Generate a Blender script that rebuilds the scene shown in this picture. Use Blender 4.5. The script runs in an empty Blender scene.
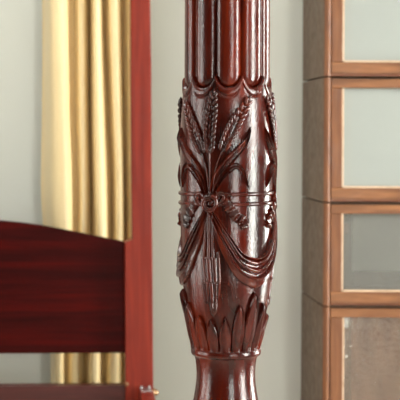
import bpy, bmesh, math, random
from mathutils import Vector, noise
random.seed(7)
PI = math.pi
sc = bpy.context.scene
COL = sc.collection

# ------------------------------------------------------------------ camera model (metres)
F = 1380.0; CX, CY = 74.0, 135.0; CAMZ = 1.2; ROLL = 0.006
def unp(x, y, d):
    a, b = x - CX, y - CY
    return (a - ROLL * b) * d / F, CAMZ - (b + ROLL * a) * d / F
D1 = 1.55; S1 = D1 / F                     # foot post
D2 = 3.60                                  # headboard
D3 = 3.56                                  # bookcase front
WALLY = 3.93

# ------------------------------------------------------------------ materials
def mat(name, rough=0.5, col=(0.5, 0.5, 0.5), metal=0.0, spec=0.5, coat=0.0, coatr=0.1):
    m = bpy.data.materials.new(name); m.use_nodes = True
    nt = m.node_tree; b = nt.nodes['Principled BSDF']
    b.inputs['Base Color'].default_value = (*col, 1)
    b.inputs['Roughness'].default_value = rough
    b.inputs['Metallic'].default_value = metal
    b.inputs['Specular IOR Level'].default_value = spec
    b.inputs['Coat Weight'].default_value = coat
    b.inputs['Coat Roughness'].default_value = coatr
    return m, nt, b

def wood(name, c1, c2, c3, scale, rough=(0.25, 0.45), bump=0.15, fine=0.0, spec=0.5, coat=0.0, pits=0.0, contrast=(0.3, 0.7)):
    m, nt, b = mat(name, 0.4, c1, spec=spec, coat=coat, coatr=0.12)
    N, L = nt.nodes.new, nt.links.new
    tc = N('ShaderNodeTexCoord'); mp = N('ShaderNodeMapping')
    mp.inputs['Scale'].default_value = scale
    L(tc.outputs['Object'], mp.inputs['Vector'])
    n1 = N('ShaderNodeTexNoise'); n1.inputs['Scale'].default_value = 1.0
    n1.inputs['Detail'].default_value = 6; n1.inputs['Roughness'].default_value = 0.6
    n1.inputs['Distortion'].default_value = 0.6
    L(mp.outputs[0], n1.inputs['Vector'])
    r = N('ShaderNodeValToRGB')
    r.color_ramp.elements[0].position = contrast[0]; r.color_ramp.elements[0].color = (*c1, 1)
    r.color_ramp.elements[1].position = contrast[1]; r.color_ramp.elements[1].color = (*c3, 1)
    e = r.color_ramp.elements.new((contrast[0] + contrast[1]) / 2); e.color = (*c2, 1)
    L(n1.outputs['Fac'], r.inputs[0])
    L(r.outputs[0], b.inputs['Base Color'])
    n2 = N('ShaderNodeTexNoise'); n2.inputs['Scale'].default_value = 45; n2.inputs['Detail'].default_value = 3
    L(tc.outputs['Object'], n2.inputs['Vector'])
    mr = N('ShaderNodeMapRange'); mr.inputs['From Min'].default_value = 0.35; mr.inputs['From Max'].default_value = 0.65
    mr.inputs['To Min'].default_value = rough[0]; mr.inputs['To Max'].default_value = rough[1]
    L(n2.outputs['Fac'], mr.inputs['Value']); L(mr.outputs[0], b.inputs['Roughness'])
    bp = N('ShaderNodeBump'); bp.inputs['Strength'].default_value = bump; bp.inputs['Distance'].default_value = 0.001
    L(n1.outputs['Fac'], bp.inputs['Height'])
    last = bp
    if pits:
        n3 = N('ShaderNodeTexNoise'); n3.inputs['Scale'].default_value = 420; n3.inputs['Detail'].default_value = 4
        L(tc.outputs['Object'], n3.inputs['Vector'])
        b2 = N('ShaderNodeBump'); b2.inputs['Strength'].default_value = pits; b2.inputs['Distance'].default_value = 0.0012
        L(n3.outputs['Fac'], b2.inputs['Height']); L(bp.outputs[0], b2.inputs['Normal']); last = b2
    L(last.outputs[0], b.inputs['Normal'])
    return m

M = {}
M['post'] = wood('carved_mahogany', (0.010, 0.0010, 0.0004), (0.048, 0.0034, 0.0008), (0.13, 0.011, 0.0016), (45, 45, 5),
                 rough=(0.13, 0.26), bump=0.08, pits=0.25, spec=0.42)
M['relief'] = wood('carved_mahogany_relief', (0.012, 0.0015, 0.0006), (0.046, 0.0042, 0.0014), (0.11, 0.012, 0.003), (70, 70, 12),
                 rough=(0.13, 0.26), bump=0.1, pits=0.25, spec=0.5)
M['headpost'] = wood('red_mahogany_post', (0.13, 0.010, 0.004), (0.18, 0.016, 0.007), (0.235, 0.022, 0.008), (60, 60, 4),
                 rough=(0.35, 0.5), spec=0.25, bump=0.1)
M['headpanel'] = wood('dark_red_mahogany_panel', (0.014, 0.0004, 0.0002), (0.034, 0.0007, 0.0002), (0.080, 0.0016, 0.0004), (1.6, 40, 34),
                 rough=(0.4, 0.55), spec=0.08, bump=0.06, contrast=(0.3, 0.75))
M['rail'] = wood('mahogany_rail', (0.038, 0.004, 0.0025), (0.058, 0.006, 0.004), (0.09, 0.012, 0.008), (3, 40, 40),
                 rough=(0.35, 0.5), bump=0.06)
M['oak'] = wood('golden_oak_front', (0.11, 0.034, 0.010), (0.19, 0.068, 0.021), (0.29, 0.115, 0.040), (5, 40, 45),
                 rough=(0.35, 0.55), bump=0.12)
M['oakv'] = wood('golden_oak_upright', (0.11, 0.033, 0.010), (0.18, 0.062, 0.020), (0.26, 0.098, 0.035), (45, 40, 5),
                 rough=(0.35, 0.55), bump=0.12)
M['oakside'] = wood('brown_oak_side', (0.080, 0.044, 0.022), (0.110, 0.062, 0.032), (0.150, 0.087, 0.046), (40, 45, 3),
                 rough=(0.45, 0.6), bump=0.12)
M['bead'] = wood('pale_oak_bead', (0.50, 0.33, 0.21), (0.60, 0.42, 0.28), (0.68, 0.50, 0.36), (20, 20, 20), rough=(0.3, 0.4))
M['lining'] = mat('pale_lining', 0.8, (0.80, 0.79, 0.75))[0]
M['groove'] = wood('dark_oak_groove', (0.16, 0.045, 0.014), (0.20, 0.06, 0.02), (0.26, 0.085, 0.03), (5, 40, 45))
M['redback'] = wood('brown_back_panel', (0.22, 0.085, 0.045), (0.31, 0.13, 0.07), (0.40, 0.18, 0.10), (30, 30, 6), rough=(0.6, 0.7))
M['brass'] = mat('aged_brass', 0.4, (0.45, 0.28, 0.16), metal=1)[0]
M['steel'] = mat('steel', 0.3, (0.55, 0.55, 0.55), metal=1)[0]

def wall_mat(name, col, var=0.03):
    m, nt, b = mat(name, 0.85, col, spec=0.2)
    N, L = nt.nodes.new, nt.links.new
    tc = N('ShaderNodeTexCoord'); n = N('ShaderNodeTexNoise'); n.inputs['Scale'].default_value = 140; n.inputs['Detail'].default_value = 3
    bp = N('ShaderNodeBump'); bp.inputs['Strength'].default_value = 0.1; bp.inputs['Distance'].default_value = 0.001
    L(tc.outputs['Object'], n.inputs['Vector']); L(n.outputs['Fac'], bp.inputs['Height']); L(bp.outputs[0], b.inputs['Normal'])
    return m
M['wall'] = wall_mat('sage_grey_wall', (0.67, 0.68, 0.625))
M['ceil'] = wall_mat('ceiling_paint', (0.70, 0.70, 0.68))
M['wall_dark'] = wall_mat('darkened_unseen_wall', (0.13, 0.12, 0.105))  # unseen walls darkened so the post reflects less pale room
M['white'] = mat('white_paint', 0.4, (0.8, 0.8, 0.78))[0]
M['floor'] = wall_mat('pale_bounce_floor', (0.58, 0.55, 0.48))  # unseen floor made pale to bounce light up low

def glass_mat(name, haze, refl=0.10, rough=0.03, ripple=0.0, hazecol=(0.75, 0.78, 0.74)):
    m = bpy.data.materials.new(name); m.use_nodes = True
    nt = m.node_tree; nt.nodes.clear(); N, L = nt.nodes.new, nt.links.new
    out = N('ShaderNodeOutputMaterial'); tr = N('ShaderNodeBsdfTransparent'); gl = N('ShaderNodeBsdfGlossy')
    gl.inputs['Roughness'].default_value = rough
    df = N('ShaderNodeBsdfDiffuse'); df.inputs['Color'].default_value = (*hazecol, 1)
    tr.inputs['Color'].default_value = (0.95, 0.97, 0.95, 1)
    m1 = N('ShaderNodeMixShader'); m1.inputs[0].default_value = haze
    L(tr.outputs[0], m1.inputs[1]); L(df.outputs[0], m1.inputs[2])
    m2 = N('ShaderNodeMixShader')
    lw = N('ShaderNodeFresnel'); lw.inputs['IOR'].default_value = 1.5
    mm = N('ShaderNodeMath'); mm.operation = 'MULTIPLY_ADD'; mm.inputs[1].default_value = 1.0; mm.inputs[2].default_value = refl - 0.04
    L(lw.outputs[0], mm.inputs[0]); L(mm.outputs[0], m2.inputs[0])
    L(m1.outputs[0], m2.inputs[1]); L(gl.outputs[0], m2.inputs[2]); L(m2.outputs[0], out.inputs[0])
    if ripple:
        tc = N('ShaderNodeTexCoord'); n = N('ShaderNodeTexNoise'); n.inputs['Scale'].default_value = 90
        bp = N('ShaderNodeBump'); bp.inputs['Strength'].default_value = ripple; bp.inputs['Distance'].default_value = 0.002
        L(tc.outputs['Object'], n.inputs['Vector']); L(n.outputs['Fac'], bp.inputs['Height']); L(bp.outputs[0], gl.inputs['Normal'])
    return m
M['glass'] = glass_mat('dusty_reflection_glass', 0.42)  # diffuse haze carries dust plus the pale reflection of the room
M['glass_clear'] = glass_mat('cabinet_glass', 0.17, hazecol=(0.78, 0.75, 0.70))
M['glass_ripple'] = glass_mat('rippled_cabinet_glass', 0.12, rough=0.15, ripple=0.5, hazecol=(0.68, 0.40, 0.28))
M['window_glass'] = glass_mat('window_glass', 0.0)

def curtain_mat():
    m, nt, b = mat('gold_silk', 0.32, (0.80, 0.62, 0.34), spec=0.5)
    b.inputs['Sheen Weight'].default_value = 0.0
    N, L = nt.nodes.new, nt.links.new
    tc = N('ShaderNodeTexCoord'); mp = N('ShaderNodeMapping'); mp.inputs['Scale'].default_value = (500, 500, 30)
    n = N('ShaderNodeTexNoise'); n.inputs['Scale'].default_value = 1
    L(tc.outputs['Object'], mp.inputs[0]); L(mp.outputs[0], n.inputs['Vector'])
    bp = N('ShaderNodeBump'); bp.inputs['Strength'].default_value = 0.08; bp.inputs['Distance'].default_value = 0.001
    L(n.outputs['Fac'], bp.inputs['Height']); L(bp.outputs[0], b.inputs['Normal'])
    return m
M['curtain'] = curtain_mat()

# ------------------------------------------------------------------ object helpers
def finish(name, bm, m, parent=None, off=(0, 0, 0), smooth=True, sharp=35, bevel=0):
    bmesh.ops.recalc_face_normals(bm, faces=bm.faces)
    if off != (0, 0, 0):
        bmesh.ops.translate(bm, vec=-Vector(off), verts=bm.verts)
    me = bpy.data.meshes.new(name); bm.to_mesh(me); bm.free()
    me.materials.append(M[m])
    o = bpy.data.objects.new(name, me); COL.objects.link(o)
    if smooth:
        for p in me.polygons: p.use_smooth = True
        if sharp: me.set_sharp_from_angle(angle=math.radians(sharp))
    if parent: o.parent = parent
    if bevel:
        md = o.modifiers.new('bevel', 'BEVEL'); md.width = bevel; md.segments = 3; md.limit_method = 'ANGLE'
        md.harden_normals = True
    return o
def box(bm, x0, x1, y0, y1, z0, z1):
    v = [bm.verts.new((x, y, z)) for x in (x0, x1) for y in (y0, y1) for z in (z0, z1)]
    for f in ((0, 1, 3, 2), (4, 6, 7, 5), (0, 4, 5, 1), (2, 3, 7, 6), (0, 2, 6, 4), (1, 5, 7, 3)):
        bm.faces.new([v[i] for i in f])
def prism(bm, pts, y0, y1):
    """pts (x,z) outline extruded between y0 and y1"""
    a = [bm.verts.new((x, y0, z)) for x, z in pts]; b = [bm.verts.new((x, y1, z)) for x, z in pts]
    n = len(pts); bm.faces.new(a); bm.faces.new(b[::-1])
    for i in range(n): bm.faces.new((a[i], b[i], b[(i + 1) % n], a[(i + 1) % n]))
def loft(bm, rings, closed=True, caps=True):
    R = [[bm.verts.new(p) for p in r] for r in rings]
    n = len(R[0])
    for i in range(len(R) - 1):
        for j in range(n if closed else n - 1):
            k = (j + 1) % n
            bm.faces.new((R[i][j], R[i][k], R[i + 1][k], R[i + 1][j]))
    if caps:
        bm.faces.new(R[0][::-1]); bm.faces.new(R[-1])
def empty(name, loc, label, cat, group=None):
    o = bpy.data.objects.new(name, None); COL.objects.link(o); o.location = loc
    o.empty_display_size = 0.1
    o['label'] = label; o['category'] = cat
    if group: o['group'] = group
    return o
def structure(o): o['kind'] = 'structure'; return o
def cr(pts, t):
    """Catmull-Rom through a list of tuples, t in 0..1"""
    n = len(pts) - 1; s = min(max(t, 0), 1) * n; i = min(int(s), n - 1); u = s - i
    p0 = pts[max(i - 1, 0)]; p1 = pts[i]; p2 = pts[i + 1]; p3 = pts[min(i + 2, n)]
    return tuple(0.5 * (2 * b + (c - a) * u + (2 * a - 5 * b + 4 * c - d) * u * u + (3 * b - a - 3 * c + d) * u ** 3)
                 for a, b, c, d in zip(p0, p1, p2, p3))
def interp(tab, x):
    if x <= tab[0][0]: return tab[0][1]
    for (a, va), (b, vb) in zip(tab, tab[1:]):
        if x <= b:
            t = (x - a) / (b - a); return va + (vb - va) * t
    return tab[-1][1]
def sinterp(tab, x):      # smooth (monotone-ish cubic) interpolation
    n = len(tab)
    if x <= tab[0][0]: return tab[0][1]
    if x >= tab[-1][0]: return tab[-1][1]
    for i in range(n - 1):
        x0, y0 = tab[i]; x1, y1 = tab[i + 1]
        if x <= x1:
            h = x1 - x0
            def sl(j):
                if j <= 0 or j >= n - 1:
                    k = 0 if j <= 0 else n - 2
                    return (tab[k + 1][1] - tab[k][1]) / (tab[k + 1][0] - tab[k][0])
                a = (tab[j][1] - tab[j - 1][1]) / (tab[j][0] - tab[j - 1][0])
                b = (tab[j + 1][1] - tab[j][1]) / (tab[j + 1][0] - tab[j][0])
                return 0 if a * b <= 0 else 2 * a * b / (a + b)
            m0, m1 = sl(i), sl(i + 1); t = (x - x0) / h
            return ((2 * t**3 - 3 * t * t + 1) * y0 + (t**3 - 2 * t * t + t) * h * m0 + (-2 * t**3 + 3 * t * t) * y1 + (t**3 - t * t) * h * m1)

# ================================================================== THE BED
BEDX = 0.1709; BEDW = 1.0
bed_loc = (BEDX - BEDW / 2, (D1 + D2) / 2, 0.0)
bed = empty('four_poster_bed', bed_loc, 'dark red mahogany four-poster bed with carved wheat post in front and plain arched headboard', 'bed')

# ---- foot post : chart (theta, z, h)
X1, _ = unp(226.6, 135, D1)
LEAN = 0.0095
px = S1
tow = Vector((-X1, -D1, 0)).normalized(); rgt = Vector((-tow.y, tow.x, 0))   # towards camera / to its right
if rgt.x < 0: rgt = -rgt
A0 = 152.0
def zy(y): return CAMZ - (y - CY + ROLL * A0) * S1          # pixel row at the post's own distance
def yz(z): return (CAMZ - z) / S1 + CY - ROLL * A0
PROF = [(70, 42), (85, 43), (100, 44.4), (115, 45.4), (135, 46.1), (160, 46.2), (190, 45.8), (220, 45.6), (250, 45.0), (275, 43.8),
        (290, 42.2), (305, 40.0), (320, 37.0), (335, 34.0), (345, 31.6), (360, 31)]
def Rad(z): return sinterp(PROF, yz(z)) * px
def W(th, z, r):
    c = Vector((X1 + LEAN * (z - CAMZ), D1, z))
    t = math.radians(th)
    return c + (rgt * math.sin(t) + tow * math.cos(t)) * r
def S(th, z, h): return W(th, z, Rad(z) + h)
def pc(x, y):
    """photo pixel on the front of the post -> theta (deg), z"""
    th = 0.0; z = zy(y)
    for _ in range(12):
        R = Rad(z) + 0.0025
        d = D1 - R * math.cos(math.radians(th))
        a, b = x - CX, y - CY
        z = CAMZ - (b + ROLL * a) * d / F
        X = (a - ROLL * b) * d / F
        cx = X1 + LEAN * (z - CAMZ)
        # lateral offset seen from the camera
        s = ((X / d) - (cx / D1)) * D1 * (d / D1)
        th = math.degrees(math.asin(max(-0.985, min(0.985, s / R))))
    return th, z
TM = -21.0        # angle of the motif facing the camera
RR = 46.0 * px    # reference radius to turn degrees into arc length
def chart(x, y):
    th, z = pc(x, y); return (math.radians(th - TM) * RR, z)
def P(a, z, h, t0): return S(t0 + math.degrees(a / RR), z, h)

# core mesh
NA = 360
PITCH = 36.0; R0 = 2.5
def ytop(th):
    d = ((th - R0 + PITCH / 2) % PITCH - PITCH / 2) / (PITCH / 2)
    return 89.0 - 12.5 * (abs(d) ** 2.6)
bm = bmesh.new()
rings = []
def ring(f):
    return [W(th, *f(th)) for th in [360.0 * i / NA for i in range(NA)]]
rings.append(ring(lambda t: (2.15, 33 * px)))
rings.append(ring(lambda t: (zy(60), 35.0 * px)))
for dy, r in ((0, 35.5), (-0.3, 40.5), (0.0, 42.3), (1.0, 43.6), (2.5, 44.3), (5.0, 44.6), (6.6, 44.5), (7.4, 43.9), (8.0, 43.2)):
    rings.append(ring(lambda t, dy=dy, r=r: (zy(ytop(t) + dy), r * px)))
for k in range(1, 13):
    u = k / 12
    rings.append(ring(lambda t, u=u: (zy((ytop(t) + 8) * (1 - u) + 118 * u), max(43.2, sinterp(PROF, (ytop(t) + 8) * (1 - u) + 118 * u)) * px)))
y = 121
while y < 345:
    rings.append(ring(lambda t, y=y: (zy(y), sinterp(PROF, y) * px))); y += 3
TAIL = [(345, 31.6), (346.2, 32.6), (347, 33.6), (348.5, 34.5), (350.5, 34.9), (352.5, 34.7), (354, 33.8), (354.8, 32.6), (355.3, 31.4),
        (356.5, 30.9), (360, 30.2), (366, 29.5), (373, 29.1), (381, 29.4), (390, 30.6), (400, 32.3), (412, 35), (426, 38.2), (442, 41),
        (460, 42.5), (478, 42), (492, 39.5), (500, 36.5), (501, 33.5), (504, 32.5), (507, 34), (511, 38), (515, 40), (520, 40.5), (525, 39.5), (528, 36)]
for yy, r in TAIL:
    rings.append(ring(lambda t, yy=yy, r=r: (zy(yy), r * px)))
loft(bm, rings)
# square block and tapering foot below
zb = zy(527); hb = 0.044
cx0 = X1 + LEAN * (0.5 - CAMZ)
box(bm, cx0 - hb, cx0 + hb, D1 - hb, D1 + hb, 0.34, zb)
for (z0, r0, z1, r1) in ((0.34, 0.040, 0.27, 0.028), (0.27, 0.028, 0.24, 0.038), (0.24, 0.038, 0.0, 0.026)):
    cc = Vector((cx0, D1, 0))
    loft(bm, [[cc + Vector((math.cos(2 * PI * i / 48) * r, math.sin(2 * PI * i / 48) * r, z)) for i in range(48)] for z, r in ((z0, r0), (z1, r1))])
foot = finish('foot_post', bm, 'post', bed, bed_loc, sharp=40)
foot['label'] = 'carved foot post with reeds, wheat ears and draped swags'
def sub(name, bm, m='relief', sharp=40): return finish(name, bm, m, foot, bed_loc, sharp=sharp)

# reeds
for k in range(10):
    bm = bmesh.new(); tc = R0 + PITCH * k
    rows = [(2.15, 0.85)] + [(zy(y), 1.0) for y in (-60, -20, 0, 20, 40, 60, 70, 76)]
    for t in (0.2, 0.4, 0.6, 0.75, 0.87, 0.95, 0.99):
        rows.append((zy(76 + 12 * t), math.sqrt(1 - t * t)))
    rr = []
    for z, s in rows:
        ringp = []
        for i in range(28):
            a = 2 * PI * i / 28
            ca, sa = math.cos(a), math.sin(a)
            tw = math.copysign(abs(sa) ** 0.9, sa) * 11.9 * px * (s ** 0.8); rd = ca * 7.4 * px * (0.35 + 0.65 * s)
            rc = 35.8 * px
            p = W(tc, z, rc + rd)
            t = math.radians(tc); p = p + (rgt * math.cos(t) - tow * math.sin(t)) * tw
            ringp.append(p)
        rr.append(ringp)
    loft(bm, rr); sub('reed', bm, 'post', 50)

# ---- relief primitives in chart space
def strip(bm, path, wfun, hfun, t0, n=26, m=14, base=-0.0015):
    """path: chart points; wfun(t) half width m; hfun(v,t) height m"""
    rings = []
    for i in range(n + 1):
        t = i / n
        a, z = cr(path, t); a2, z2 = cr(path, min(t + 0.01, 1)); a1, z1 = cr(path, max(t - 0.01, 0))
        dx, dz = a2 - a1, z2 - z1; l = math.hypot(dx, dz) or 1; nx, nz = dz / l, -dx / l
        w = max(wfun(t), 0.0001)
        r = [P(a - nx * w, z - nz * w, base, t0)]
        for j in range(m + 1):
            v = -1 + 2 * j / m
            r.append(P(a + nx * w * v, z + nz * w * v, hfun(v, t), t0))
        r.append(P(a + nx * w, z + nz * w, base, t0))
        rings.append(r)
    loft(bm, rings)
def blob(bm, a, z, h, ang, L, Wd, H, t0, nu=8, nv=8, droop=0.0):
    """pointed kernel, long axis at angle ang (from +z towards +a)"""
    ca, sa = math.sin(ang), math.cos(ang)
    rings = []
    for i in range(nv + 1):
        u = -1 + 2 * i / nv
        rad = (1 - u * u) ** 0.5 if u < 0 else (1 - u) ** 0.75 * (1 + 0.5 * u)
        rad = max(rad, 0.02)
        r = []
        for j in range(nu):
            q = 2 * PI * j / nu
            s, hh = math.cos(q) * rad * Wd, math.sin(q) * rad * H + (0.35 * H * max(u, 0))
            r.append(P(a + ca * u * L + sa * s, z + sa * u * L - ca * s, h + hh, t0))
        rings.append(r)
    loft(bm, rings)

def ear(path, t0, width=8.8):
    bm = bmesh.new()
    w = width * px
    prof = lambda t: w * (0.42 + 0.58 * math.sin(PI * min(1, t * 0.92 + 0.1)) ** 0.8) * (1 - 0.6 * t ** 5)
    strip(bm, path, lambda t: prof(t) * 0.62, lambda v, t: 1.5 * px * math.sqrt(max(0, 1 - v * v)) * (1 - t ** 8), t0, n=20, m=8)
    nk = 11
    for i in range(nk):
        t = 0.03 + 0.86 * i / (nk - 1)
        a, z = cr(path, t); a2, z2 = cr(path, min(t + 0.02, 1)); a1, z1 = cr(path, max(t - 0.02, 0))
        ang = math.atan2(a2 - a1, z2 - z1)
        nx, nz = math.cos(ang), -math.sin(ang)
        for sd in (-1, 1):
            o = prof(t) * 0.50 * sd
            blob(bm, a + nx * o, z + nz * o, 1.5 * px, ang + sd * 0.42, 4.9 * px, 2.2 * px, 3.0 * px, t0)
    a, z = cr(path, 0.96); a1, z1 = cr(path, 0.9)
    blob(bm, a, z, 1.3 * px, math.atan2(a - a1, z - z1), 4.2 * px, 1.5 * px, 1.6 * px, t0)
    for i in range(6):    # centre spine kernels
        t = 0.08 + 0.8 * i / 5
        a, z = cr(path, t); a2, z2 = cr(path, min(t + 0.02, 1)); a1, z1 = cr(path, max(t - 0.02, 0))
        blob(bm, a, z, 2.0 * px, math.atan2(a2 - a1, z2 - z1), 3.6 * px, 0.7 * px, 1.0 * px, t0)
    return sub('wheat_ear', bm, 'relief', 60)
def stem(path, t0, w=1.3, h=2.2):
    bm = bmesh.new()
    strip(bm, path, lambda t: w * px, lambda v, t: h * px * math.sqrt(max(0, 1 - v * v)), t0, n=16, m=8)
    return sub('stem', bm)
def leaf(path, t0, w=4.2, H=2.6, name='blade_leaf', side=1):
    bm = bmesh.new()
    def wf(t): return w * px * min(1, 0.35 + 1.7 * t) * (1 - max(0, (t - 0.4) / 0.6) ** 1.25)
    def hf(v, t):
        rim = math.exp(-((abs(v) - 0.82) / 0.17) ** 2)
        mid = math.exp(-(v / 0.16) ** 2)
        e = 1 if abs(v) < 0.97 else 0.3
        e *= min(1, max(0.15, (1 - t) * 5)) ** 0.7
        return px * e * (0.7 + (H - 0.6) * rim * (1.1 if v * side > 0 else 0.75) + 0.8 * mid)
    strip(bm, path, wf, hf, t0, n=34, m=22)
    return sub(name, bm, 'relief', 60)
def mir(path, s): return [(a * s, z) for a, z in path]

# measured curves of the motif that faces the camera (photo pixels)
ear_c = [chart(209.5, 150), chart(209.5, 130), chart(211.5, 110), chart(214, 91)]
ear_r = [chart(223, 148), chart(230, 133), chart(238.5, 117), chart(250.5, 97)]
ear_l = [chart(201.5, 151), chart(196, 138), chart(190, 120), chart(185, 101)]
st_c = [chart(210.5, 196), chart(210, 175), chart(209.3, 148)]
st_r = [chart(212, 196), chart(215, 172), chart(223.5, 147)]
st_l = [chart(209, 196), chart(206.5, 172), chart(201.5, 151)]
bl_r = [chart(212, 194), chart(216, 178), chart(228, 162), chart(241, 148), chart(248, 138), chart(251.5, 127)]
dr_r = [chart(213, 195), chart(220, 181), chart(228, 171), chart(236, 166), chart(242, 170), chart(246, 179), chart(250, 188)]
dr_in = [chart(212, 195), chart(215.5, 184), chart(221, 174), chart(227, 168)]
rib_r = [chart(215, 198), chart(222, 199), chart(229, 207), chart(236, 216), chart(242, 221), chart(245, 229)]
rib_l = [chart(204, 198), chart(198, 198), chart(193, 206), chart(188, 214), chart(186, 221), chart(185, 228)]
sw_in = [chart(212, 206), chart(217, 215), chart(231, 236), chart(241, 250.5), chart(249, 256)]
sw_out = [chart(207.5, 210), chart(211, 224), chart(220, 250), chart(234, 275.5), chart(245, 285)]
half = math.radians(60) * RR
zi = chart(256, 257.5)[1]; zo = chart(256, 289)[1]
sw_in.append((half, zi)); sw_out.append((half, zo))

SWP = [(0, -1.5), (0.02, 3.4), (0.05, 4.4), (0.10, 1.4), (0.15, 4.4), (0.19, 4.6), (0.27, 1.2), (0.33, 1.6), (0.41, 5.4), (0.46, 4.6),
       (0.55, 1.5), (0.61, 2.0), (0.68, 6.2), (0.73, 4.0), (0.82, 3.6), (0.93, 3.4), (0.98, 2.2), (1.0, -1.5)]
for k in range(3):
    t0 = TM + 120 * k
    ls = 1.0 if k == 0 else 0.84
    ear(ear_c, t0)
    ear(ear_r, t0)
    ear(ear_l if k == 0 else mir(ear_r, -0.80), t0)
    stem(st_c, t0, 1.2, 3.4); stem(st_r, t0, 1.2, 2.6); stem(st_l, t0, 1.2, 2.6)
    leaf(bl_r, t0, 5.0, 3.8, side=-1); leaf(mir(bl_r, -1.06 * ls), t0, 5.0, 3.8, side=1)
    leaf(dr_r, t0, 3.6, 3.4, name='drooping_leaf'); leaf(mir(dr_r, -0.98 * ls), t0, 3.6, 3.4, name='drooping_leaf')
    stem(dr_in, t0, 1.0, 2.6); stem(mir(dr_in, -1), t0, 1.0, 2.6)
    # pleated ribbons with forked ends
    for path, fl in ((rib_r, 1), (rib_l if k == 0 else mir(rib_r, -0.85), -1)):
        bm = bmesh.new()
        strip(bm, path, lambda t: px * (2.6 + 2.6 * min(1, t * 1.6)) * (1 - 0.45 * max(0, (t - 0.8) / 0.2)),
              lambda v, t: px * ((2.4 + 1.5 * math.sin(2 * PI * (t * 5.6 + 0.06 * v))) * (1 - 0.25 * v * v) + 0.3), t0, n=70, m=10)
        e = path[-1]; p4 = path[-2]
        fork = [p4, ((p4[0] + e[0]) / 2 + 0.002 * fl, (p4[1] + e[1]) / 2 + 0.002), (e[0] + 0.005 * fl, e[1] + 0.009)]
        strip(bm, fork, lambda t: px * 2.4 * (1 - t) ** 0.7, lambda v, t: px * 2.4, t0, n=10, m=6)
        sub('ribbon', bm, 'relief', 60)
    # swirled knot
    bm = bmesh.new()
    ka, kz = chart(209.6, 203.5)
    def spiral(turn0, turns, r0, r1, w0, w1, hh):
        rings = []
        n = 46
        for i in range(n + 1):
            t = i / n; q = turn0 + turns * 2 * PI * t; r = (r0 + (r1 - r0) * t) * px; w = (w0 + (w1 - w0) * t) * px * min(1, 0.25 + 5 * t)
            rg = []
            for j in range(10):
                s = 2 * PI * j / 10
                rg.append(P(ka + math.cos(q) * (r + w * math.cos(s)), kz + math.sin(q) * (r + w * math.cos(s)), px * hh + w * 1.05 * math.sin(s), t0))
            rings.append(rg)
        loft(bm, rings)
    spiral(PI * 0.75, -1.35, 8.2, 2.4, 2.3, 1.4, 2.6)
    spiral(-PI * 0.25, -0.7, 7.8, 5.6, 2.2, 1.6, 2.9)
    blob(bm, ka, kz, 1.0 * px, 0.7, 3.4 * px, 2.6 * px, 2.2 * px, t0)
    sub('knot', bm, 'relief', 70)
    for s in (-1, 1):       # small loops of the bow
        bm = bmesh.new()
        lp = [(s * 0.006 + ka, kz + 0.002), (s * 0.0105 + ka, kz + 0.0105), (s * 0.016 + ka, kz + 0.0085), (s * 0.013 + ka, kz + 0.001), (s * 0.008 + ka, kz - 0.002)]
        strip(bm, lp, lambda t: 1.9 * px, lambda v, t: px * (3.0 + 0.8 * abs(v)), t0, n=22, m=8)
        sub('bow_loop', bm, 'relief', 60)
    # draped swag from this knot to the next
    bm = bmesh.new(); rings = []
    NU = 90
    for i in range(NU + 1):
        u = i / NU * 2; mirror = u > 1; t = 2 - u if mirror else u
        ai, zi_ = cr(sw_in, t); ao, zo_ = cr(sw_out, t)
        if mirror: ai, ao = 2 * half - ai, 2 * half - ao
        hs = 0.62 + 0.38 * min(1, t * 2)
        rings.append([P(ai + (ao - ai) * v, zi_ + (zo_ - zi_) * v, (h if h < 0 else h * hs) * px, t0)
                      for v, h in [(q / 60, sinterp(SWP, q / 60)) for q in range(61)]])
    loft(bm, rings); sub('swag', bm, 'relief', 60)
    # bundle hanging below the knot
    bm = bmesh.new()
    def vstrip(xa, ya, xb, yb, w, h, tip=0.0):
        strip(bm, [chart(xa, ya), chart((xa + xb) / 2, (ya + yb) / 2), chart(xb, yb)],
              lambda t: w * 1.3 * px * (1 - tip * max(0, (t - 0.6) / 0.4) ** 1.5), lambda v, t: h * px * math.sqrt(max(0, 1 - v * v)) + 0.3 * px, t0, n=14, m=8)
    vstrip(206.5, 214, 203.5, 258, 1.5, 2.6); vstrip(209.0, 212, 208.5, 258, 1.7, 3.4); vstrip(211.5, 214, 213.0, 258, 1.6, 2.8)
    vstrip(203.3, 259, 205.5, 282, 2.0, 2.6); vstrip(208.2, 259, 209.8, 282, 2.5, 3.8); vstrip(213.8, 259, 214.8, 282, 2.4, 3.0)
    vstrip(218.0, 252, 219.0, 282, 1.6, 2.0); vstrip(219.0, 280, 218.0, 300, 1.4, 1.8, 0.9)
    vstrip(207.0, 284, 208.5, 303, 1.6, 2.4); vstrip(211.0, 284, 212.3, 303, 2.0, 3.4); vstrip(215.2, 284, 215.6, 303, 1.6, 2.4)
    vstrip(212.6, 302, 213.6, 317.5, 4.0, 2.6, 0.95); vstrip(212.2, 303, 213.2, 311, 1.6, 4.2, 0.6)
    for (xa, xb, yy, w) in ((202, 215.5, 258, 1.6), (203, 219.5, 283, 1.6), (206, 217, 303, 1.2)):
        strip(bm, [chart(xa, yy), chart((xa + xb) / 2, yy + 0.3), chart(xb, yy)], lambda t: w * px,
              lambda v, t: px * (3.9 * math.sin(PI * (0.14 + 0.72 * t)) ** 0.5 + 0.7 * math.sin(t * 30)) * math.sqrt(max(0, 1 - 0.8 * v * v)), t0, n=30, m=6)
    sub('wheat_bundle', bm, 'relief', 60)

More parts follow.
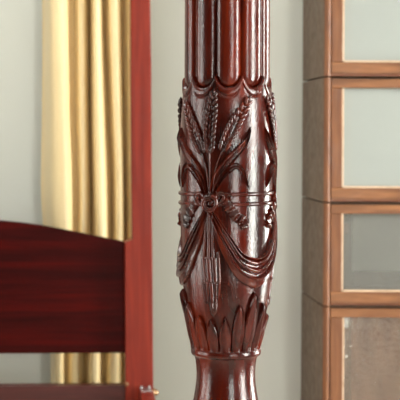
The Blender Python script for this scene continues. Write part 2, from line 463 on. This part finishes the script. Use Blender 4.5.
# two half-round bands
for yb in (192.6, 202.2):
    bm = bmesh.new(); rings = []
    for j in range(10):
        q = 2 * PI * j / 10
        rings.append((zy(yb) + math.sin(q) * 2.1 * px, Rad(zy(yb)) + math.cos(q) * 2.4 * px))
    R = [[bm.verts.new(W(360 * i / 120, z, r)) for i in range(120)] for z, r in rings]
    for j in range(10):
        for i in range(120):
            bm.faces.new((R[j][i], R[j][(i + 1) % 120], R[(j + 1) % 10][(i + 1) % 120], R[(j + 1) % 10][i]))
    sub('band', bm, 'post', 80)

# lancet leaves round the bottom of the bulb
zt = {0: pc(253.8, 292)[1], 1: pc(238.4, 305)[1], 2: pc(224.6, 317)[1], 3: pc(213.5, 319)[1]}
for k in range(18):
    th = TM + 20 * k; kk = k % 6; lvl = {0: 3, 1: 2, 2: 1, 3: 0, 4: 1, 5: 2}[kk]
    ztip = zt[lvl]; zb_ = zy(347.5)
    bm = bmesh.new()
    path = [(0, zb_), (0, (zb_ * 2 + ztip) / 3), (0, (zb_ + 2 * ztip) / 3), (0, ztip)]
    tall = {3: 5.6, 2: 5.9, 1: 6.3, 0: 7.0}[lvl]
    def wf(t, tall=tall):
        return px * (5.1 + (tall - 5.1) * math.sin(PI / 2 * min(1, t * 2))) * (1 - max(0, (t - 0.45) / 0.55) ** 1.9) * RR / Rad(zb_ + (ztip - zb_) * t) + 0.0001
    def hf(v, t):
        rim = math.exp(-((abs(v) - 0.86) / 0.12) ** 2)
        rimt = max(0, min(1, t * 1.5 - 0.2))
        e = (1 if abs(v) < 0.97 else 0.35) * min(1, (1 - t) * 6 + 0.3)
        return px * e * (1.2 + 2.6 * (1 - v * v) + 2.6 * rim * rimt + 0.7 * t * t)
    strip(bm, path, wf, hf, th, n=34, m=22)
    sub('lancet_leaf', bm, 'post', 60)

# ---- second foot post on the far side of the bed (left of the frame): copies of post and carvings
f2 = foot.copy(); COL.objects.link(f2); f2.parent = bed; f2.location = (-BEDW, 0, 0)
for ch in list(foot.children):
    c = ch.copy(); COL.objects.link(c); c.parent = f2

# ---- head posts
def hx(x, y=300, d=D2 - 0.036): return unp(x, y, d)[0]
def hz(y, x=139, d=D2 - 0.036): return unp(x, y, d)[1]
dF = D2 - 0.036
def head_post(dx, flip):
    bm = bmesh.new()
    ex0, ex1 = hx(125, 300), hx(152.8, 300)
    def q(x): return (2 * BEDX - x if flip else x) + dx
    def ring4(x0, x1, y0, y1, z, ch=0.002):
        x0, x1 = sorted((q(x0), q(x1)))
        return [(x0 + ch, y0, z), (x1 - ch, y0, z), (x1, y0 + ch, z), (x1, y1 - ch, z), (x1 - ch, y1, z), (x0 + ch, y1, z), (x0, y1 - ch, z), (x0, y0 + ch, z)]
    ux0, ux1 = hx(131.2, 150), hx(152.0, 150)
    zs = hz(241); zc = hz(57)
    loft(bm, [ring4(ex0, ex1, dF, dF + .072, 0.0), ring4(ex0, ex1, dF, dF + .072, zs - 0.004),
              ring4(ux0 + .001, ex1 - .0005, dF, dF + .068, zs + 0.004), ring4(ux0, ux1, dF, dF + .066, zc - 0.004),
              ring4(ux0 + .0004, ux1 - .0004, dF + .0006, dF + .064, zc + 0.006, 0.003), ring4(ux0 + .002, ux1 - .006, dF + .018, dF + .052, 2.15, 0.006)])
    return finish('head_post', bm, 'headpost', bed, bed_loc, smooth=False, bevel=0.0012)
hp = head_post(0, False); hp2 = head_post(-BEDW, True)
# ---- headboard panel
dP = D2 - 0.012
pts = [(-52 - (x + 52), y) for x, y in ((125, 242.3), (110, 239.2), (90, 235.0), (75, 232.0), (60, 229.0), (45, 226.4), (30, 224.0), (15, 222.3), (0, 221.0), (-20, 219.8), (-52, 219.2))]
top = []
for x, y in ((128, 242.9), (125, 242.3), (110, 239.2), (90, 235.0), (75, 232.0), (60, 229.0), (45, 226.3), (30, 224.0), (15, 222.2), (0, 220.9), (-20, 219.8), (-45, 219.2)):
    X = (x - CX) * dP / F; Z = CAMZ - (y - CY + ROLL * (x - CX)) * dP / F
    top.append((X, Z))
cxb = BEDX - BEDW / 2
outline = top + [(2 * cxb - X, Z) for X, Z in reversed(top)]
zbot = unp(62, 353.3, dP)[1]
outline += [(2 * cxb - top[0][0], zbot), (top[0][0], zbot)]
bm = bmesh.new(); prism(bm, outline, dP, dP + 0.028)
finish('headboard_panel', bm, 'headpanel', bed, bed_loc, smooth=False, bevel=0.002)
# ---- head rail
dR = D2 - 0.018
zr = unp(62, 386.0, dR)[1]
bm = bmesh.new(); box(bm, 2 * cxb - hx(126), hx(126), dR, dR + 0.042, zr - 0.14, zr)
finish('head_rail', bm, 'rail', bed, bed_loc, smooth=False, bevel=0.0015)
# ---- side rails, foot rail
sx0, sx1 = unp(139.0, 392, dF)[0], unp(152.4, 392, dF)[0]
zsr = unp(146, 388.5, dF)[1]
for dx in (0, 1):
    a, b = (sx0, sx1) if dx == 0 else (2 * cxb - sx1, 2 * cxb - sx0)
    bm = bmesh.new(); box(bm, a, b, D1 + 0.043, dF, zsr - 0.15, zsr)
    sr = finish('side_rail', bm, 'headpost', bed, bed_loc, smooth=False, bevel=0.0025)
    bm = bmesh.new(); box(bm, a + 0.003, b - 0.003, dF - 0.05, dF - 0.001, zsr, zsr + 0.0025)
    box(bm, a + 0.004, a + 0.009, dF - 0.008, dF - 0.002, zsr, zsr + 0.008); box(bm, b - 0.011, b - 0.005, dF - 0.008, dF - 0.002, zsr, zsr + 0.008)
    o = finish('rail_bracket', bm, 'steel', sr, bed_loc, smooth=False, bevel=0.0008); o['label'] = 'steel bracket on the rail end'
bm = bmesh.new(); box(bm, 2 * cxb - cx0 + 0.04, cx0 - 0.043, D1 - 0.018, D1 + 0.018, zsr - 0.16, zsr)
finish('foot_rail', bm, 'rail', bed, bed_loc, smooth=False, bevel=0.0015)
# bolt cover on the right side of the head post, pale button standing in for the rail joint's highlight
def lathe(bm, c, axis, prof, n=20):
    ax = Vector(axis).normalized(); u = ax.orthogonal().normalized(); v = ax.cross(u)
    loft(bm, [[Vector(c) + ax * h + (u * math.cos(2 * PI * i / n) + v * math.sin(2 * PI * i / n)) * r for i in range(n)] for h, r in prof])
bm = bmesh.new(); bx, bz = unp(152.5, 394, dF)
lathe(bm, (hx(152.8), dF + 0.02, bz), (1, 0, 0), [(-0.001, 0.012), (0.003, 0.012), (0.006, 0.009), (0.010, 0.0085), (0.013, 0.006), (0.014, 0.001)])
o = finish('bolt_cover', bm, 'brass', hp, bed_loc); o['label'] = 'brass bolt cover'
bm = bmesh.new(); bx, bz = unp(126.5, 384, dF)
lathe(bm, (bx, dF + 0.001, bz), (0, -1, 0), [(-0.001, 0.006), (0.003, 0.006), (0.006, 0.0045), (0.008, 0.001)])
o = finish('highlight_button', bm, 'oak', hp, bed_loc); o['label'] = 'pale button standing in for a highlight'

# ================================================================== CURTAIN
DC = 3.76
rowsx = [(-200, [43, 58, 75, 82, 90, 97, 105, 114, 124, 136]), (0, [43, 58, 75, 82, 90, 97, 105, 114, 124, 136]),
         (110, [42, 60, 75, 82.5, 90, 97.5, 109, 116, 124.5, 136]), (190, [40.5, 62, 77, 83, 91, 99, 112, 118, 125, 136]),
         (240, [43.5, 62, 77, 82, 91, 100, 112, 118, 125, 136]), (290, [47, 60, 71, 78, 87, 97, 108, 115, 123, 136]),
         (370, [49.5, 57, 64, 74, 83, 93, 102, 112, 122, 135]), (600, [49, 57, 64, 74, 83, 93, 102, 112, 122, 135])]
dep = [-1.0, 0.9, -0.5, 0.35, -1.1, 0.75, -0.9, 0.4, -1.0, 0.1]
bm = bmesh.new(); grid = []
zt_, nz = 2.12, 110
for i in range(nz + 1):
    z = zt_ + (0.005 - zt_) * i / nz
    y = (CAMZ - z) * F / DC + CY
    fx = [sinterp([(r[0], r[1][j]) for r in rowsx], y) for j in range(10)]
    row = []
    NS = 18
    for j in range(9):
        for s in range(NS if j < 8 else NS + 1):
            u = s / NS; e = (1 - math.cos(PI * u)) / 2
            x = fx[j] + (fx[j + 1] - fx[j]) * u
            ed = e ** 2.0 if dep[j] > dep[j + 1] else 1 - (1 - e) ** 2.0
            d = dep[j] + (dep[j + 1] - dep[j]) * ed
            amp = 0.055 * (1 if y < 240 else 1 - 0.25 * min(1, (y - 240) / 100))
            wob = 0.004 * noise.noise(Vector((x * 0.05, y * 0.006, 3)))
            row.append(bm.verts.new(((x - CX) * DC / F, DC - d * amp + wob, z)))
    grid.append(row)
for i in range(nz):
    for j in range(len(grid[0]) - 1):
        bm.faces.new((grid[i][j], grid[i][j + 1], grid[i + 1][j + 1], grid[i + 1][j]))
cl = ((85 - CX) * DC / F, DC, 0.0)
cur = finish('curtain', bm, 'curtain', None, cl, sharp=0)
cur.location = cl
cur['label'] = 'cream gold satin curtain hanging in folds behind the headboard'; cur['category'] = 'curtain'
md = cur.modifiers.new('thick', 'SOLIDIFY'); md.thickness = 0.002

# ================================================================== STACKED BOOKCASE SECTIONS
s3 = D3 / F
BL = 0.011
bx0 = unp(324.3, 135, D3)[0]; BW = 0.86; BD = 0.345
def zz3(y, x=329): return unp(x, y, D3)[1]
zt4 = zz3(306.5); zt3 = zz3(202.5); zt2 = zz3(76.5); zt1 = zt2 + 0.33
bounds = [(0.09, zt4, 'glass_ripple', 'bottom', 'section'), (zt4, zt3, 'glass_clear', 'third', ''), (zt3, zt2, 'glass', 'second', ''), (zt2, zt1, 'glass', 'top', '')]
LBL = {'bottom': 'golden oak glass-door bookcase section, lowest, with brownish rippled pane',
       'third': 'golden oak bookcase section resting on the lowest one, shallow door and dim interior',
       'second': 'golden oak bookcase section third up from the floor, tall pale grey pane',
       'top': 'uppermost golden oak bookcase section, cut off by the top of the photo'}
secs = []
for z0, z1, gm, key, _ in bounds:
    loc = (bx0 + BW / 2, D3 + BD / 2, z0)
    sec = empty('bookcase_section', loc, LBL[key], 'bookcase section', 'stacked oak bookcase sections')
    g = 0.0034
    T = 0.0175
    za, zb2 = z0 + g * 0.5, z1 - g * 0.5
    X0, X1b = bx0, bx0 + BW; Y0, Y1 = D3, D3 + BD
    def fin(n, bm, m, par=sec, **k): return finish(n, bm, m, par, loc, **k)
    for sx in (X0, X1b - T):
        bm = bmesh.new(); box(bm, sx, sx + T, Y0 + 0.009, Y1, za, zb2 - 0.0005)
        fin('side_panel', bm, 'oakside', smooth=False, bevel=0.0012)
        bm = bmesh.new(); n = 12       # rounded front edge
        cxr = sx + T / 2
        prof = [(cxr + T / 2 * math.cos(PI + PI * i / n), Y0 + 0.009 + 0.009 * math.sin(PI + PI * i / n)) for i in range(n + 1)]
        loft(bm, [[Vector((x, y, z)) for x, y in prof] for z in (za, zb2 - 0.0005)])
        fin('front_edge', bm, 'oakv', sharp=50)
    bm = bmesh.new(); box(bm, X0 + T, X1b - T, Y1 - 0.012, Y1, za, zb2)
    fin('back_panel', bm, {'bottom': 'redback'}.get(key, 'lining'), smooth=False)
    bm = bmesh.new(); box(bm, X0 + T, X1b - T, Y0 + 0.03, Y1 - 0.012, za, za + 0.016)
    fin('shelf', bm, 'oakside', smooth=False, bevel=0.001)
    bm = bmesh.new(); box(bm, X0 + T, X1b - T, Y0 + 0.03, Y1 - 0.012, zb2 - 0.008, zb2)
    fin('top_panel', bm, 'oakside', smooth=False)
    # front cross rail at the bottom (dark groove above a slim ledge)
    bm = bmesh.new(); box(bm, X0 + T, X1b - T, Y0 + 0.012, Y0 + 0.03, za, za + 0.012)
    fin('ledge', bm, 'groove', smooth=False, bevel=0.001)
    # door
    dz0, dz1 = za + 0.006, zb2 - 0.004
    dx0, dx1 = X0 + T + 0.001, X1b - T - 0.001
    st = 0.0285 if key != 'bottom' else 0.032
    rb, rt = 0.030, 0.023
    yd0, yd1 = Y0 + 0.0035, Y0 + 0.022
    bm = bmesh.new(); box(bm, dx0, dx1, yd0, yd1, dz0, dz0 + rb)
    door = fin('door', bm, 'oak', smooth=False, bevel=0.0018)
    for a in (dx0, dx1 - st):
        bm = bmesh.new(); box(bm, a, a + st, yd0 - 0.0003, yd1, dz0 + rb + 0.0003, dz1 - rt - 0.0003)
        fin('stile', bm, 'oakv', door, smooth=False, bevel=0.0015)
    bm = bmesh.new(); box(bm, dx0, dx1, yd0, yd1, dz1 - rt, dz1)
    fin('top_rail', bm, 'oak', door, smooth=False, bevel=0.0018)
    bm = bmesh.new(); b_ = 0.0045
    ix0, ix1, iz0, iz1 = dx0 + st, dx1 - st, dz0 + rb, dz1 - rt
    for q in ((ix0, ix0 + b_, iz0, iz1), (ix1 - b_, ix1, iz0, iz1), (ix0, ix1, iz0, iz0 + b_)):
        v = [(q[0], q[2]), (q[1], q[2]), (q[1], q[3]), (q[0], q[3])]
        box(bm, q[0], q[1], yd0 + 0.003, yd0 + 0.011, q[2], q[3])
    fin('glazing_bead', bm, 'bead', door, smooth=False)
    bm = bmesh.new(); box(bm, ix0 + 0.001, ix1 - 0.001, yd0 + 0.011, yd0 + 0.0135, iz0 + 0.001, iz1 - 0.001)
    fin('glass_pane', bm, gm, door, smooth=False)
    for kx in (0.25, 0.75):
        bm = bmesh.new()
        lathe(bm, (dx0 + (dx1 - dx0) * kx, yd0, dz0 + 0.015), (0, -1, 0), [(-0.001, 0.005), (0.006, 0.004), (0.009, 0.008), (0.014, 0.009), (0.018, 0.006), (0.019, 0.001)])
        fin('knob', bm, 'brass', door)
    if key in ('third', 'bottom'):      # door slides inside; the third section's block stands in for a reflection
        bm = bmesh.new(); zc = zb2 - 0.045 if key == 'bottom' else zb2 - 0.068
        box(bm, X0 + T + 0.03, X0 + T + 0.056, Y0 + 0.045, Y0 + 0.06, zc - 0.014, zc + 0.014)
        box(bm, X0 + T + 0.001, X0 + T + 0.012, Y0 + 0.045, Y1 - 0.02, zc - 0.006, zc + 0.006)
        fin('slide_and_reflection', bm, 'steel' if key == 'bottom' else 'groove', smooth=False, bevel=0.001)
        for q in ((0.745, 0.784, za + 0.016, zb2 - 0.01), (0.786, X1b - T, za + 0.016, za + 0.058)):  # upright stands in for a dark reflected band, low one is a board
            bm = bmesh.new(); box(bm, q[0], q[1], Y1 - 0.026, Y1 - 0.013, q[2], q[3])
            fin('board_and_reflection', bm, 'oakside', smooth=False, bevel=0.001)
    # small lean of the whole stack
    sec.rotation_euler = (0, BL, 0)
    px_, pz_ = loc[0] - bx0, loc[2] - zz3(135)
    rx = bx0 + px_ * math.cos(BL) + pz_ * math.sin(BL); rz = zz3(135) - px_ * math.sin(BL) + pz_ * math.cos(BL)
    sec.location = (rx, loc[1], rz)
    secs.append(sec)
# plinth under the stack
bm = bmesh.new(); box(bm, bx0 - 0.012, bx0 + BW - 0.02, D3 - 0.004, D3 + BD, 0.0, 0.077)
pl = finish('base', bm, 'oak', secs[0], (bx0 + BW / 2, D3 + BD / 2, 0.09), smooth=False, bevel=0.003)

# ================================================================== ROOM
XL, XR, YF, H = -2.5, 2.6, -2.2, 2.7
def room(name, m, boxes):
    bm = bmesh.new()
    for b in boxes: box(bm, *b)
    return structure(finish(name, bm, m, smooth=False))
room('floor', 'floor', [(XL, XR, YF, WALLY, -0.1, 0)])
room('ceiling', 'ceil', [(XL, XR, YF, WALLY, H, H + 0.1)])
room('wall_back', 'wall', [(XL - 0.15, XR + 0.15, WALLY, WALLY + 0.15, 0, H)])
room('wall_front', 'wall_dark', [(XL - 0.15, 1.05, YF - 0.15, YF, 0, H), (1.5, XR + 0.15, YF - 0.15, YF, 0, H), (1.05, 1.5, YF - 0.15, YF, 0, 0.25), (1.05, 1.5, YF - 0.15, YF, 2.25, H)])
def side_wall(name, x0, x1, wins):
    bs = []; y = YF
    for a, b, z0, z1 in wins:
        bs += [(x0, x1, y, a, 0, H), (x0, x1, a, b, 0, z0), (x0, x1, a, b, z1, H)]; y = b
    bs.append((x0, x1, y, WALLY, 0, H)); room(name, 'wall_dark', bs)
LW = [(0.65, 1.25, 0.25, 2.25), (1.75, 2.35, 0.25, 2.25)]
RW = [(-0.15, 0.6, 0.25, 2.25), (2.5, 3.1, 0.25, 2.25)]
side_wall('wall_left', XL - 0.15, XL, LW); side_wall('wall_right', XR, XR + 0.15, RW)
def window(i, x, a, b, z0, z1, power, sgn, col):
    bm = bmesh.new(); t = 0.045
    for q in ((a, b, z0, z0 + t), (a, b, z1 - t, z1), (a, a + t, z0 + t, z1 - t), (b - t, b, z0 + t, z1 - t),
              (a + t, b - t, (z0 + z1) / 2 - 0.02, (z0 + z1) / 2 + 0.02)):
        box(bm, x - 0.02, x + 0.02, q[0], q[1], q[2], q[3])
    for kz0, kz1 in ((z0 + t, (z0 + z1) / 2 - 0.02), ((z0 + z1) / 2 + 0.02, z1 - t)):
        box(bm, x - 0.015, x + 0.015, (a + b) / 2 - 0.012, (a + b) / 2 + 0.012, kz0, kz1)
    w = structure(finish('window_%d' % i, bm, 'white', smooth=False))
    bm = bmesh.new(); box(bm, x - 0.003, x + 0.003, a + t, b - t, z0 + t, z1 - t)
    p = finish('pane', bm, 'window_glass', w, smooth=False)
    ld = bpy.data.lights.new('daylight_%d' % i, 'AREA'); ld.shape = 'RECTANGLE'
    ld.size = z1 - z0; ld.size_y = b - a; ld.energy = power; ld.color = col
    lo = bpy.data.objects.new('daylight_%d' % i, ld); COL.objects.link(lo)
    lo.location = (x + 0.10 * sgn, (a + b) / 2, (z0 + z1) / 2)
    lo.rotation_euler = (0, PI / 2 * sgn, 0)
window(1, XL - 0.06, *LW[0], 72, -1, (1.0, 0.985, 0.96))
window(2, XL - 0.06, *LW[1], 50, -1, (1.0, 0.985, 0.96))
window(3, XR + 0.06, *RW[0], 390, 1, (1.0, 0.98, 0.945))
window(4, XR + 0.06, *RW[1], 270, 1, (1.0, 0.98, 0.945))
FRAMEZ = [(1.05, 1.5, 0.25, 0.295), (1.05, 1.5, 2.205, 2.25), (1.05, 1.09, 0.295, 2.205), (1.46, 1.5, 0.295, 2.205), (1.09, 1.46, 1.23, 1.27)]
bm = bmesh.new()
for q in FRAMEZ: box(bm, q[0], q[1], YF - 0.08, YF - 0.04, q[2], q[3])
w5 = structure(finish('window_5', bm, 'white', smooth=False))
bm = bmesh.new(); box(bm, 1.09, 1.46, YF - 0.063, YF - 0.057, 0.295, 2.205); finish('pane', bm, 'window_glass', w5, smooth=False)
ld = bpy.data.lights.new('daylight_5', 'AREA'); ld.shape = 'RECTANGLE'; ld.size = 0.45; ld.size_y = 2.0; ld.energy = 140; ld.color = (1.0, 0.98, 0.95)
lo = bpy.data.objects.new('daylight_5', ld); COL.objects.link(lo); lo.location = (1.275, YF - 0.16, 1.25); lo.rotation_euler = (PI / 2, 0, 0)
# unseen soft fill added over the bed to lift the overall light
lp = empty('added_fill_lamp', (-0.3, 2.3, H), 'added unseen fill light panel above the bed', 'lamp')
bm = bmesh.new(); box(bm, -1.05, 0.45, 1.75, 2.85, H - 0.04, H - 0.002)
finish('fill_lamp_housing', bm, 'white', lp, (-0.3, 2.3, H), smooth=False)
ld = bpy.data.lights.new('added_fill_light', 'AREA'); ld.shape = 'RECTANGLE'; ld.size = 1.4; ld.size_y = 1.0; ld.energy = 35; ld.color = (1.0, 0.98, 0.94)
lo = bpy.data.objects.new('added_fill_light', ld); COL.objects.link(lo); lo.location = (-0.3, 2.3, H - 0.045)

w = bpy.data.worlds.new('world'); sc.world = w; w.use_nodes = True
w.node_tree.nodes['Background'].inputs[0].default_value = (0.8, 0.88, 1, 1)
w.node_tree.nodes['Background'].inputs[1].default_value = 1.0

# ================================================================== CAMERA
cd = bpy.data.cameras.new('camera'); cam = bpy.data.objects.new('camera', cd); COL.objects.link(cam)
cd.sensor_width = 36; cd.lens = F / 400 * 36
cam.location = (0, 0, CAMZ); cam.rotation_euler = (PI / 2, ROLL, 0)
cam.rotation_mode = 'XYZ'
from mathutils import Matrix
cam.matrix_world = Matrix.Translation((0, 0, CAMZ)) @ Matrix.Rotation(PI / 2, 4, 'X') @ Matrix.Rotation(-ROLL, 4, 'Z')
cd.shift_x = (200 - CX) / 400; cd.shift_y = -(200 - CY) / 400
cd.dof.use_dof = True; cd.dof.focus_distance = D1 - 0.045; cd.dof.aperture_fstop = 24
sc.camera = cam
sc.view_settings.view_transform = 'Standard'; sc.view_settings.look = 'None'
sc.view_settings.gamma = 1; sc.view_settings.use_curve_mapping = False
sc.view_settings.exposure = -0.2
